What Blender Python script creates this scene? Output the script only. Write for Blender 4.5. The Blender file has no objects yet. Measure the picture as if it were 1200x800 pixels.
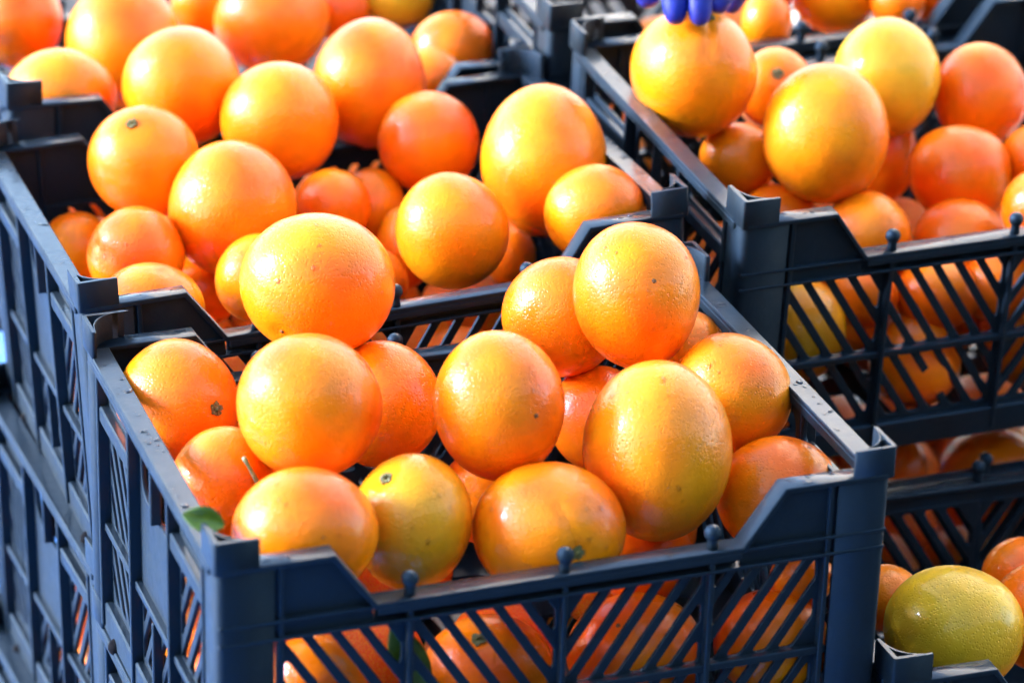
import bpy, bmesh, math, random
import numpy as np
from mathutils import Matrix, Vector, Euler

# ------------------------------------------------------------------ camera, sky, sun, exposure
scene = bpy.context.scene
COL = scene.collection
OFF = Vector((0, 0, 0.58))                       # ground at z = 0; crate data is relative to the front crate's top
CAM_P = Vector((-0.41704, -1.54642, 0.88339)) + OFF
CAM_R = Vector((0.94030115, -0.33912693, 0.02875193))
CAM_U = Vector((0.12139857, 0.41312315, 0.90254731))
CAM_F = Vector((0.31795619, 0.84517583, -0.4296297))
cd = bpy.data.cameras.new('camera'); cam = bpy.data.objects.new('camera', cd); COL.objects.link(cam)
m = Matrix((CAM_R, CAM_U, -CAM_F)).transposed().to_4x4(); m.translation = CAM_P
cam.matrix_world = m
cd.sensor_width = 36.0; cd.lens = 4035.8 / 1200 * 36.0; cd.clip_start = 0.05; cd.clip_end = 200
cd.dof.use_dof = True; cd.dof.focus_distance = 2.08; cd.dof.aperture_fstop = 5.6
scene.camera = cam

SUN_DIR = Vector((-0.86, 0.36, 0.36)).normalized()      # towards the sun: low, from the left and a little behind
world = bpy.data.worlds.new('World'); scene.world = world; world.use_nodes = True
wn = world.node_tree; wn.nodes.clear()
wo = wn.nodes.new('ShaderNodeOutputWorld'); bg = wn.nodes.new('ShaderNodeBackground'); sk = wn.nodes.new('ShaderNodeTexSky')
sk.sky_type = 'NISHITA'; sk.sun_disc = False
sk.sun_elevation = math.asin(SUN_DIR.z); sk.sun_rotation = math.atan2(SUN_DIR.x, SUN_DIR.y)
bg.inputs[1].default_value = 0.15
wn.links.new(sk.outputs[0], bg.inputs[0]); wn.links.new(bg.outputs[0], wo.inputs[0])
sl = bpy.data.lights.new('sun', 'SUN'); sl.energy = 2.05; sl.angle = math.radians(16); sl.color = (0.50, 0.63, 1.0)
so = bpy.data.objects.new('sun', sl); COL.objects.link(so)
so.rotation_euler = SUN_DIR.to_track_quat('Z', 'Y').to_euler(); so.location = (-3, 1.5, 2.5)
vs = scene.view_settings; vs.view_transform = 'Standard'; vs.look = 'None'; vs.gamma = 1.0; vs.exposure = 2.75
vs.use_curve_mapping = False
cy = scene.cycles; cy.use_adaptive_sampling = True; cy.adaptive_threshold = 0.05; cy.adaptive_min_samples = 20; cy.use_denoising = True; cy.max_bounces = 7; cy.diffuse_bounces = 4; cy.glossy_bounces = 2; cy.transmission_bounces = 4; cy.caustics_reflective = False; cy.caustics_refractive = False
scene.render.resolution_x = 1024; scene.render.resolution_y = 682

# ------------------------------------------------------------------ data: where the crates and the fruit stand (metres)
POSE={
  'c1': ((0.0000,0.0000,0.0000),(0.000,0.000,0.000)),
  'c2': ((0.0022,0.3202,0.0108),(-2.200,-2.680,-0.460)),
  'c4': ((0.4228,0.2770,0.0325),(3.340,-0.107,1.120)),
  'c3': ((0.0285,0.6384,0.0188),(-2.200,1.170,0.629)),
  'c5': ((0.4067,0.5879,0.0566),(3.000,-0.100,1.500)),
  'c1b': ((0.0030,-0.0020,-0.1850),(0.000,0.000,0.400)),
  'c2b': ((0.0085,0.3150,-0.1742),(-1.200,-0.600,1.900)),
  'c2c': ((0.0060,0.3130,-0.3590),(-0.500,0.000,3.200)),
  'c4b': ((0.4249,0.2908,-0.1520),(3.340,-0.107,0.820)),
  'c6': ((0.4040,-0.0095,-0.1350),(-1.500,0.000,-1.500)),
}
PLACED={
  'A1': ('c1',(0.0454,0.2474,-0.0423),0.0369,0.0395),
  'A2': ('c1',(0.0952,0.1412,0.0015),0.0425,0.0415),
  'A3': ('c1',(0.1623,0.2144,-0.0420),0.0370,0.0385),
  'A4': ('c1',(0.0507,0.1625,-0.0516),0.0308,0.0318),
  'A5': ('c1',(0.0668,0.0551,-0.0316),0.0402,0.0364),
  'A6': ('c1',(0.1358,0.0753,-0.0460),0.0348,0.0386),
  'A7': ('c1',(0.2111,0.0545,-0.0525),0.0432,0.0393),
  'A8': ('c1',(0.2022,0.1173,-0.0023),0.0383,0.0433),
  'A9': ('c1',(0.2887,0.0854,-0.0280),0.0431,0.0530),
  'A10': ('c1',(0.3587,0.1410,-0.0279),0.0359,0.0374),
  'A11': ('c1',(0.3667,0.0824,-0.0675),0.0374,0.0349),
  'A12': ('c1',(0.3175,0.1967,0.0181),0.0387,0.0448),
  'A13': ('c1',(0.2932,0.2557,-0.0200),0.0365,0.0381),
  'A14': ('c1',(0.3105,0.2292,-0.0797),0.0309,0.0330),
  'A15': ('c1',(0.3714,0.2366,-0.0435),0.0235,0.0241),
  'A16': ('c1',(0.2137,0.1713,-0.0900),0.0267,0.0288),
  'A17': ('c1',(0.2904,0.1039,-0.1076),0.0305,0.0295),
  'A18': ('c1',(0.1328,0.2468,0.0265),0.0465,0.0429),
  'B1': ('c2',(0.1045,0.5571,-0.0153),0.0378,0.0390),
  'B2': ('c2',(0.1476,0.4893,-0.0263),0.0422,0.0456),
  'B3': ('c2',(0.2066,0.5818,-0.0061),0.0409,0.0414),
  'B4': ('c2',(0.1547,0.6446,0.0016),0.0415,0.0428),
  'B5': ('c2',(0.0774,0.4733,-0.0442),0.0322,0.0316),
  'B6': ('c2',(0.0611,0.5776,-0.0831),0.0260,0.0254),
  'B7': ('c2',(0.0679,0.3988,-0.0493),0.0340,0.0307),
  'B8': ('c2',(0.2282,0.5253,-0.0494),0.0263,0.0258),
  'B9': ('c2',(0.2646,0.5502,-0.0647),0.0238,0.0279),
  'B10': ('c2',(0.3083,0.5597,-0.0246),0.0352,0.0364),
  'B11': ('c2',(0.2702,0.3992,-0.0199),0.0374,0.0380),
  'B12': ('c2',(0.3544,0.4532,-0.0022),0.0425,0.0517),
  'B13': ('c2',(0.3618,0.3760,-0.0084),0.0341,0.0324),
  'B14': ('c2',(0.2863,0.6283,-0.0048),0.0407,0.0468),
  'B15': ('c2',(0.2713,0.4980,-0.0738),0.0199,0.0292),
  'B16': ('c2',(0.3403,0.4770,-0.0798),0.0188,0.0211),
  'B17': ('c2',(0.1288,0.5022,-0.0895),0.0266,0.0243),
  'B18': ('c2',(0.1446,0.4196,-0.0465),0.0278,0.0289),
  'B19': ('c2',(0.2233,0.4545,-0.0743),0.0343,0.0263),
  'C1': ('c3',(0.3830,0.7239,-0.0255),0.0325,0.0306),
  'C2': ('c3',(0.3495,0.6800,-0.0287),0.0263,0.0250),
  'C3': ('c3',(0.3771,0.8472,-0.0263),0.0306,0.0226),
  'C4': ('c3',(0.2693,0.8143,-0.0202),0.0448,0.0402),
  'C5': ('c3',(0.1480,0.7909,-0.0195),0.0420,0.0471),
  'C6': ('c3',(0.0787,0.6916,-0.0165),0.0397,0.0348),
  'C7': ('c3',(0.0859,0.8631,-0.0210),0.0331,0.0370),
  'C8': ('c3',(0.2315,0.8736,-0.0244),0.0251,0.0264),
  'C9': ('c3',(0.3294,0.8359,-0.0275),0.0237,0.0224),
  'D1': ('c4',(0.4702,0.4749,0.0441),0.0433,0.0468),
  'D2': ('c4',(0.5438,0.4166,0.0117),0.0426,0.0484),
  'D3': ('c4',(0.6229,0.4859,0.0186),0.0381,0.0417),
  'D4': ('c4',(0.6942,0.4793,0.0006),0.0331,0.0374),
  'D5': ('c4',(0.5518,0.5172,0.0065),0.0272,0.0291),
  'D6': ('c4',(0.5012,0.4611,-0.0194),0.0266,0.0254),
  'D7': ('c4',(0.5169,0.4713,-0.0562),0.0203,0.0191),
  'D8': ('c4',(0.5155,0.4215,-0.0520),0.0276,0.0264),
  'D9': ('c4',(0.5600,0.3765,-0.0500),0.0303,0.0320),
  'D10': ('c4',(0.6328,0.4982,-0.0451),0.0221,0.0356),
  'D11': ('c4',(0.6490,0.4155,-0.0288),0.0365,0.0335),
  'D12': ('c4',(0.6302,0.3718,-0.0616),0.0330,0.0319),
  'D13': ('c4',(0.7058,0.4091,-0.0212),0.0259,0.0253),
  'D14': ('c4',(0.6697,0.3289,-0.0231),0.0297,0.0291),
  'E1': ('c5',(0.5937,0.6302,0.0115),0.0190,0.0215),
  'E2': ('c5',(0.6678,0.6685,0.0138),0.0337,0.0305),
  'E3': ('c5',(0.7001,0.6300,0.0174),0.0206,0.0206),
  'E4': ('c5',(0.7372,0.6403,0.0143),0.0208,0.0208),
  'E5': ('c5',(0.6063,0.6686,0.0236),0.0244,0.0218),
  'F1': ('c4b',(0.5910,0.3456,-0.2188),0.0143,0.0239),
  'F2': ('c4b',(0.6577,0.3484,-0.2295),0.0376,0.0303),
  'G1': ('c6',(0.4906,0.0773,-0.1783),0.0430,0.0403),
  'G2': ('c6',(0.5798,0.1525,-0.1963),0.0289,0.0267),
  'G3': ('c6',(0.5641,0.0927,-0.1896),0.0375,0.0358),
  'G4': ('c6',(0.4769,0.1429,-0.1891),0.0217,0.0217),
  'H1': ('c1',(0.1756,0.0510,-0.1347),0.0374,0.0305),
  'H2': ('c1',(0.2683,0.0537,-0.1428),0.0401,0.0360),
  'H3': ('c1',(0.3511,0.0439,-0.1440),0.0344,0.0314),
  'H4': ('c1',(0.0750,0.0560,-0.1300),0.0291,0.0291),
  'H5': ('c1',(0.3734,0.0561,-0.1105),0.0193,0.0172),
  'K1': ('c4',(0.4966,0.3334,-0.0905),0.0297,0.0343),
  'K2': ('c4',(0.5450,0.3429,-0.0758),0.0231,0.0231),
  'K3': ('c4',(0.5798,0.3279,-0.1214),0.0326,0.0326),
  'K4': ('c4',(0.5950,0.3328,-0.0778),0.0290,0.0244),
  'K5': ('c4',(0.6395,0.3298,-0.0759),0.0280,0.0257),
}
FILL=[
  ('c1',0.1105,0.2322,-0.1584,0.0376), ('c1',0.0532,0.1161,-0.1583,0.0377), ('c1',0.0511,0.1893,-0.1604,0.0356), ('c1',0.1245,0.1212,-0.162,0.034),
  ('c1',0.3462,0.23,-0.1636,0.0324), ('c1',0.2993,0.1818,-0.1611,0.0349), ('c1',0.1798,0.2243,-0.1637,0.0323), ('c1',0.2048,0.1092,-0.1637,0.0323),
  ('c2',0.1264,0.173,-0.1609,0.0351), ('c2',0.0913,0.1092,-0.1584,0.0376), ('c2',0.1199,0.2415,-0.1624,0.0336), ('c2',0.0497,0.0507,-0.1618,0.0342),
  ('c2',0.161,0.081,-0.1584,0.0376), ('c2',0.051,0.248,-0.1605,0.0355), ('c2',0.2774,0.1087,-0.1605,0.0355), ('c2',0.2589,0.1754,-0.1623,0.0337),
  ('c2',0.1935,0.1693,-0.1639,0.0321), ('c2',0.1919,0.2402,-0.1575,0.0385), ('c2',0.262,0.2509,-0.1634,0.0326), ('c2',0.0534,0.1746,-0.1581,0.0379),
  ('c2',0.3182,0.2141,-0.1614,0.0346), ('c4',0.0503,0.1554,-0.1612,0.0348), ('c4',0.0916,0.2086,-0.1635,0.0325), ('c4',0.1543,0.1769,-0.158,0.038),
  ('c4',0.3467,0.0543,-0.1582,0.0378), ('c4',0.3515,0.1526,-0.163,0.033), ('c4',0.2247,0.1178,-0.1603,0.0357), ('c4',0.1563,0.1052,-0.1622,0.0338),
  ('c4',0.2985,0.1094,-0.1606,0.0354), ('c4',0.2557,0.0524,-0.1601,0.0359), ('c4',0.0899,0.1007,-0.1633,0.0327), ('c4',0.3123,0.2413,-0.1579,0.0381),
  ('c4',0.1746,0.2495,-0.162,0.034), ('c4',0.2234,0.2007,-0.1609,0.0351), ('c4',0.2862,0.1761,-0.1636,0.0324), ('c1b',0.1952,0.1224,-0.1605,0.0355),
  ('c1b',0.2614,0.1159,-0.1636,0.0324), ('c1b',0.1181,0.0488,-0.1637,0.0323), ('c1b',0.0512,0.2478,-0.1134,0.0357), ('c1b',0.0508,0.1224,-0.1607,0.0353),
  ('c1b',0.1231,0.1179,-0.1582,0.0378), ('c1b',0.3524,0.0486,-0.1639,0.0321), ('c1b',0.0514,0.0524,-0.1601,0.0359), ('c1b',0.3078,0.0598,-0.1157,0.0354),
  ('c1b',0.1085,0.1767,-0.1167,0.0362), ('c1b',0.0526,0.1934,-0.1589,0.0371), ('c1b',0.1658,0.2478,-0.1089,0.0357), ('c1b',0.3486,0.2476,-0.1601,0.0359),
  ('c1b',0.255,0.0519,-0.1606,0.0354), ('c1b',0.2831,0.1773,-0.1597,0.0363), ('c1b',0.2082,0.2498,-0.1623,0.0337), ('c1b',0.1848,0.0524,-0.1601,0.0359),
  ('c1b',0.2771,0.2468,-0.1593,0.0367), ('c1b',0.3512,0.1795,-0.1627,0.0333), ('c1b',0.1105,0.2423,-0.1571,0.0389), ('c1b',0.3303,0.1133,-0.1588,0.0372),
  ('c1b',0.1685,0.1907,-0.1573,0.0387), ('c2b',0.181,0.1862,-0.1614,0.0346), ('c2b',0.1607,0.2448,-0.1084,0.0387), ('c2b',0.2126,0.1269,-0.1632,0.0328),
  ('c2b',0.324,0.1802,-0.1611,0.0349), ('c2b',0.0531,0.0541,-0.1584,0.0376), ('c2b',0.1515,0.1091,-0.1639,0.0321), ('c2b',0.048,0.251,-0.1635,0.0325),
  ('c2b',0.1131,0.1672,-0.1575,0.0385), ('c2b',0.3477,0.2467,-0.1592,0.0368), ('c2b',0.1234,0.0503,-0.1622,0.0338), ('c2b',0.2114,0.2481,-0.1606,0.0354),
  ('c2b',0.2792,0.2498,-0.1623,0.0337), ('c2b',0.252,0.1852,-0.1578,0.0382), ('c2b',0.2818,0.1158,-0.1574,0.0386), ('c2b',0.048,0.1902,-0.1635,0.0325),
  ('c2b',0.1045,0.0988,-0.1172,0.0357), ('c2b',0.3512,0.119,-0.1627,0.0333), ('c2b',0.1911,0.0554,-0.1612,0.0348), ('c2b',0.328,0.0537,-0.1588,0.0372),
  ('c2b',0.0525,0.1247,-0.159,0.037), ('c2b',0.2581,0.0498,-0.1627,0.0333), ('c2b',0.113,0.2397,-0.1617,0.0343), ('c2c',0.1544,0.2001,-0.1583,0.0377),
  ('c2c',0.0908,0.2385,-0.1593,0.0367), ('c2c',0.1705,0.0595,-0.1606,0.0354), ('c2c',0.2877,0.101,-0.1594,0.0366), ('c2c',0.2057,0.2497,-0.1622,0.0338),
  ('c2c',0.2451,0.1574,-0.1619,0.0341), ('c2c',0.0511,0.0923,-0.1604,0.0356), ('c2c',0.1035,0.049,-0.1635,0.0325), ('c2c',0.1803,0.1303,-0.1599,0.0361),
  ('c2c',0.0488,0.1827,-0.1627,0.0333), ('c2c',0.2391,0.0503,-0.1622,0.0338), ('c2c',0.1067,0.141,-0.1577,0.0383), ('c4b',0.3462,0.1185,-0.1577,0.0383),
  ('c4b',0.1542,0.0518,-0.1607,0.0353), ('c4b',0.0492,0.2498,-0.1623,0.0337), ('c4b',0.1969,0.2451,-0.1576,0.0384), ('c4b',0.1206,0.2453,-0.1578,0.0382),
  ('c4b',0.2216,0.0494,-0.1631,0.0329), ('c4b',0.0769,0.1887,-0.1625,0.0335), ('c4b',0.2715,0.1183,-0.1594,0.0366), ('c4b',0.3103,0.1855,-0.1583,0.0377),
  ('c4b',0.0542,0.0566,-0.1573,0.0387), ('c4b',0.3524,0.0486,-0.1639,0.0321), ('c4b',0.0488,0.1282,-0.1627,0.0333), ('c4b',0.1924,0.1106,-0.161,0.035),
  ('c4b',0.2711,0.2476,-0.1601,0.0359), ('c4b',0.2247,0.1751,-0.1586,0.0374), ('c4b',0.1514,0.1751,-0.1601,0.0359), ('c4b',0.3489,0.2479,-0.1604,0.0356),
  ('c4b',0.2874,0.0502,-0.1623,0.0337), ('c4b',0.1085,0.0531,-0.1069,0.0366), ('c4b',0.1163,0.1122,-0.1599,0.0361), ('c6',0.1888,0.055,-0.1609,0.0351),
  ('c6',0.3401,0.1453,-0.1579,0.0381), ('c6',0.0475,0.2473,-0.164,0.032), ('c6',0.0489,0.1164,-0.1626,0.0334), ('c6',0.1,0.2004,-0.1573,0.0387),
  ('c6',0.2627,0.1386,-0.1594,0.0366), ('c6',0.3429,0.2457,-0.1582,0.0378), ('c6',0.118,0.1282,-0.1603,0.0357), ('c6',0.2875,0.2028,-0.1637,0.0323),
  ('c6',0.117,0.0567,-0.1602,0.0358), ('c6',0.1907,0.1265,-0.1596,0.0364), ('c6',0.2808,0.0719,-0.1634,0.0326), ('c3',0.1093,0.1719,-0.1582,0.0378),
  ('c3',0.3125,0.1478,-0.1615,0.0345), ('c3',0.2251,0.2494,-0.1619,0.0341), ('c3',0.054,0.2245,-0.1575,0.0385), ('c3',0.1375,0.0506,-0.1619,0.0341),
  ('c3',0.2442,0.109,-0.1626,0.0334), ('c3',0.1751,0.2023,-0.1613,0.0347), ('c3',0.0678,0.0521,-0.1604,0.0356), ('c3',0.3482,0.0788,-0.1597,0.0363),
  ('c3',0.1231,0.2487,-0.1612,0.0348), ('c3',0.3046,0.2295,-0.1592,0.0368), ('c3',0.1536,0.1154,-0.1638,0.0322), ('c3',0.2474,0.1806,-0.1575,0.0385),
  ('c3',0.282,0.0517,-0.1608,0.0352), ('c3',0.0506,0.1207,-0.1609,0.0351), ('c3',0.2068,0.0516,-0.1609,0.0351), ('c5',0.2585,0.1815,-0.1599,0.0361),
  ('c5',0.1853,0.159,-0.1597,0.0363), ('c5',0.261,0.2505,-0.163,0.033), ('c5',0.3029,0.1224,-0.1582,0.0378), ('c5',0.1094,0.0519,-0.1606,0.0354),
  ('c5',0.0517,0.0942,-0.1598,0.0362), ('c5',0.2303,0.1017,-0.1594,0.0366), ('c5',0.3511,0.1748,-0.1626,0.0334), ('c5',0.0558,0.2069,-0.1584,0.0376),
  ('c5',0.1263,0.2237,-0.1611,0.0349), ('c5',0.2826,0.052,-0.1605,0.0355), ('c5',0.1775,0.0566,-0.1631,0.0329), ('c5',0.1029,0.1419,-0.1622,0.0338),
  ('c5',0.1961,0.2297,-0.1608,0.0352),
]
random.seed(7); RNG = np.random.default_rng(7)

# ------------------------------------------------------------------ materials
def nt(name):
    mt = bpy.data.materials.new(name); mt.use_nodes = True
    n = mt.node_tree.nodes; l = mt.node_tree.links
    return mt, n, l, n['Principled BSDF']
def node(n, kind, **kw):
    x = n.new(kind)
    for k, v in kw.items():
        if k in x.inputs: x.inputs[k].default_value = v
        else: setattr(x, k, v)
    return x

def mat_peel():
    mt, n, l, b = nt('orange_peel')
    tc = node(n, 'ShaderNodeTexCoord'); oi = node(n, 'ShaderNodeObjectInfo')
    add = node(n, 'ShaderNodeVectorMath', operation='ADD')
    sc = node(n, 'ShaderNodeVectorMath', operation='SCALE'); sc.inputs[3].default_value = 3.7
    cmb = node(n, 'ShaderNodeCombineXYZ')
    for k in range(3): l.new(oi.outputs['Random'], cmb.inputs[k])
    l.new(cmb.outputs[0], sc.inputs[0]); l.new(tc.outputs['Object'], add.inputs[0]); l.new(sc.outputs[0], add.inputs[1])
    V = add.outputs[0]
    n1 = node(n, 'ShaderNodeTexNoise', Scale=22.0, Detail=1.0); l.new(V, n1.inputs['Vector'])
    n2 = node(n, 'ShaderNodeTexNoise', Scale=75.0, Detail=2.0, Roughness=0.6); l.new(V, n2.inputs['Vector'])
    vo = node(n, 'ShaderNodeTexVoronoi', Scale=520.0); l.new(V, vo.inputs['Vector'])
    n4 = node(n, 'ShaderNodeTexNoise', Scale=300.0, Detail=1.0); l.new(V, n4.inputs['Vector'])
    hs = node(n, 'ShaderNodeHueSaturation')
    mr = node(n, 'ShaderNodeMapRange'); l.new(n1.outputs[0], mr.inputs[0])
    for i, v in ((1, .3), (2, .7), (3, .488), (4, .513)): mr.inputs[i].default_value = v
    mv = node(n, 'ShaderNodeMapRange'); l.new(n2.outputs[0], mv.inputs[0])
    for i, v in ((1, .3), (2, .75), (3, .9), (4, 1.06)): mv.inputs[i].default_value = v
    l.new(oi.outputs['Color'], hs.inputs['Color']); l.new(mr.outputs[0], hs.inputs['Hue']); l.new(mv.outputs[0], hs.inputs['Value'])
    # greenish, unripe patches; the amount is the object's own alpha
    n3 = node(n, 'ShaderNodeTexNoise', Scale=16.0, Detail=2.0); l.new(V, n3.inputs['Vector'])
    mp = node(n, 'ShaderNodeMapRange', interpolation_type='SMOOTHSTEP'); l.new(n3.outputs[0], mp.inputs[0])
    for i, v in ((1, .36), (2, .60), (3, 0.25), (4, 1.0)): mp.inputs[i].default_value = v
    inv = node(n, 'ShaderNodeMath', operation='SUBTRACT'); inv.inputs[0].default_value = 1.0; l.new(oi.outputs['Alpha'], inv.inputs[1])
    mu = node(n, 'ShaderNodeMath', operation='MULTIPLY'); l.new(inv.outputs[0], mu.inputs[0]); l.new(mp.outputs[0], mu.inputs[1])
    mx = node(n, 'ShaderNodeMix', data_type='RGBA'); l.new(mu.outputs[0], mx.inputs[0]); l.new(hs.outputs[0], mx.inputs[6])
    mx.inputs[7].default_value = (0.50, 0.32, 0.012, 1)
    # darker pores and a few brown specks
    pr = node(n, 'ShaderNodeMapRange'); l.new(vo.outputs['Distance'], pr.inputs[0])
    for i, v in ((1, .0), (2, .35), (3, .93), (4, 1.0)): pr.inputs[i].default_value = v
    sp = node(n, 'ShaderNodeTexNoise', Scale=150.0, Detail=1.0); l.new(V, sp.inputs['Vector'])
    spm = node(n, 'ShaderNodeMapRange'); l.new(sp.outputs[0], spm.inputs[0])
    for i, v in ((1, .74), (2, .80), (3, 1.0), (4, 0.80)): spm.inputs[i].default_value = v
    pm = node(n, 'ShaderNodeMath', operation='MULTIPLY'); l.new(pr.outputs[0], pm.inputs[0]); l.new(spm.outputs[0], pm.inputs[1])
    mul = node(n, 'ShaderNodeVectorMath', operation='SCALE'); l.new(mx.outputs[2], mul.inputs[0]); l.new(pm.outputs[0], mul.inputs[3])
    l.new(mul.outputs[0], b.inputs['Base Color'])
    # pores + soft lumps
    pit = node(n, 'ShaderNodeMapRange', interpolation_type='SMOOTHSTEP'); l.new(vo.outputs['Distance'], pit.inputs[0])
    for i, v in ((1, .05), (2, .48), (3, .0), (4, 1.0)): pit.inputs[i].default_value = v
    bp = node(n, 'ShaderNodeBump', Strength=0.42, Distance=0.00042); l.new(pit.outputs[0], bp.inputs['Height'])
    bl = node(n, 'ShaderNodeBump', Strength=0.22, Distance=0.0010); l.new(n4.outputs[0], bl.inputs['Height']); l.new(bl.outputs[0], bp.inputs['Normal'])
    l.new(bp.outputs[0], b.inputs['Normal'])
    # wet film: patches of gloss
    wt = node(n, 'ShaderNodeTexNoise', Scale=38.0, Detail=1.0); l.new(V, wt.inputs['Vector'])
    wr = node(n, 'ShaderNodeMapRange'); l.new(wt.outputs[0], wr.inputs[0])
    for i, v in ((1, .35), (2, .65), (3, .24), (4, .40)): wr.inputs[i].default_value = v
    l.new(wr.outputs[0], b.inputs['Roughness'])
    b.inputs['Specular IOR Level'].default_value = 0.20; b.inputs['Coat Weight'].default_value = 0.55; b.inputs['Coat Roughness'].default_value = 0.06; b.inputs['Coat IOR'].default_value = 1.33
    l.new(bp.outputs[0], b.inputs['Coat Normal'])
    return mt

def mat_plastic():
    mt, n, l, b = nt('dark_crate_plastic')
    tc = node(n, 'ShaderNodeTexCoord'); ge = node(n, 'ShaderNodeNewGeometry')
    V = ge.outputs['Position']
    n1 = node(n, 'ShaderNodeTexNoise', Scale=28.0, Detail=4.0, Roughness=.6); l.new(V, n1.inputs['Vector'])
    n2 = node(n, 'ShaderNodeTexNoise', Scale=320.0, Detail=3.0); l.new(V, n2.inputs['Vector'])
    cr = node(n, 'ShaderNodeValToRGB'); l.new(n1.outputs[0], cr.inputs[0])
    cr.color_ramp.elements[0].position = .3; cr.color_ramp.elements[0].color = (0.0015, 0.0035, 0.005, 1)
    cr.color_ramp.elements[1].position = .72; cr.color_ramp.elements[1].color = (0.004, 0.008, 0.011, 1)
    l.new(cr.outputs[0], b.inputs['Base Color'])
    mr = node(n, 'ShaderNodeMapRange'); l.new(n1.outputs[0], mr.inputs[0])
    for i, v in ((1, .35), (2, .65), (3, .54), (4, .74)): mr.inputs[i].default_value = v
    l.new(mr.outputs[0], b.inputs['Roughness'])
    bp = node(n, 'ShaderNodeBump', Strength=0.25, Distance=0.0006); l.new(n2.outputs[0], bp.inputs['Height'])
    bq = node(n, 'ShaderNodeBump', Strength=0.3, Distance=0.003); l.new(n1.outputs[0], bq.inputs['Height']); l.new(bq.outputs[0], bp.inputs['Normal'])
    l.new(bp.outputs[0], b.inputs['Normal'])
    b.inputs['Specular IOR Level'].default_value = 0.50
    b.inputs['Specular Tint'].default_value = (0.40, 0.7, 1.0, 1)
    gz = node(n, 'ShaderNodeSeparateXYZ'); l.new(ge.outputs['Normal'], gz.inputs[0])      # water film lying on the upward faces
    gm = node(n, 'ShaderNodeMapRange'); l.new(gz.outputs['Z'], gm.inputs[0])
    for i, v in ((1, .80), (2, .95), (3, 0.0), (4, 1.0)): gm.inputs[i].default_value = v
    l.new(gm.outputs[0], b.inputs['Coat Weight']); b.inputs['Coat Roughness'].default_value = 0.16; b.inputs['Coat IOR'].default_value = 1.5
    return mt

def mat_simple(name, c1, c2, scale, rough, **kw):
    mt, n, l, b = nt(name)
    tc = node(n, 'ShaderNodeTexCoord')
    n1 = node(n, 'ShaderNodeTexNoise', Scale=scale, Detail=4.0); l.new(tc.outputs['Object'], n1.inputs['Vector'])
    cr = node(n, 'ShaderNodeValToRGB'); l.new(n1.outputs[0], cr.inputs[0])
    cr.color_ramp.elements[0].position = .35; cr.color_ramp.elements[0].color = (*c1, 1)
    cr.color_ramp.elements[1].position = .68; cr.color_ramp.elements[1].color = (*c2, 1)
    l.new(cr.outputs[0], b.inputs['Base Color']); b.inputs['Roughness'].default_value = rough
    bp = node(n, 'ShaderNodeBump', Strength=0.4, Distance=0.0015); l.new(n1.outputs[0], bp.inputs['Height']); l.new(bp.outputs[0], b.inputs['Normal'])
    for k, v in kw.items(): b.inputs[k.replace('_', ' ')].default_value = v
    return mt
PEEL = mat_peel(); PLASTIC = mat_plastic()
CALYX = mat_simple('dry_green_calyx', (0.07, 0.075, 0.015), (0.17, 0.15, 0.04), 400, .6)
SCAR = mat_simple('brown_scar', (0.10, 0.035, 0.008), (0.22, 0.09, 0.015), 500, .7)
LEAF = mat_simple('citrus_leaf', (0.045, 0.10, 0.008), (0.12, 0.20, 0.015), 90, .4)
TWIG = mat_simple('green_twig', (0.16, 0.22, 0.07), (0.34, 0.38, 0.20), 300, .55)
GLOVE = mat_simple('blue_rubber_glove', (0.001, 0.012, 0.20), (0.002, 0.022, 0.32), 60, .5)
GROUND = mat_simple('concrete_paving', (0.035, 0.034, 0.032), (0.06, 0.058, 0.055), 9, .8)
BLOCKER = mat_simple('dark_blocker', (0.05, 0.045, 0.04), (0.09, 0.08, 0.07), 3, .9)  # surface of the added sky blocker
CREAM = mat_simple('cream_reflector', (0.74, 0.64, 0.48), (0.82, 0.72, 0.56), 4, .9)  # for the reflector added to fill the right sides
RUBBER = mat_simple('black_rubber', (0.003, 0.003, 0.004), (0.006, 0.006, 0.007), 200, .95, Specular_IOR_Level=0.1)
BOUNCE = mat_simple('blue_bounce', (0.05, 0.28, 0.76), (0.08, 0.35, 0.85), 9, .45)  # for the sheet added as a blue reflector
WATER, _n, _l, _b = nt('water_drop')
_t = _n.new('ShaderNodeBsdfTransparent'); _g = _n.new('ShaderNodeBsdfGlossy'); _g.inputs['Roughness'].default_value = 0.04
_f = _n.new('ShaderNodeFresnel'); _f.inputs['IOR'].default_value = 1.45; _m = _n.new('ShaderNodeMixShader')
_l.new(_f.outputs[0], _m.inputs[0]); _l.new(_t.outputs[0], _m.inputs[1]); _l.new(_g.outputs[0], _m.inputs[2]); _l.new(_m.outputs[0], _n['Material Output'].inputs[0]); _n.remove(_b)

# ------------------------------------------------------------------ helpers
def link(name, mesh, parent=None, mat=None):
    o = bpy.data.objects.new(name, mesh); COL.objects.link(o); o.parent = parent
    if mat and mesh is not None and not mesh.materials: mesh.materials.append(mat)
    return o
def tag(o, label, cat, group=None):
    o['label'] = label; o['category'] = cat
    if group: o['group'] = group
    return o
def from_bm(name, bm):
    me = bpy.data.meshes.new(name); bm.to_mesh(me); bm.free(); return me

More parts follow.
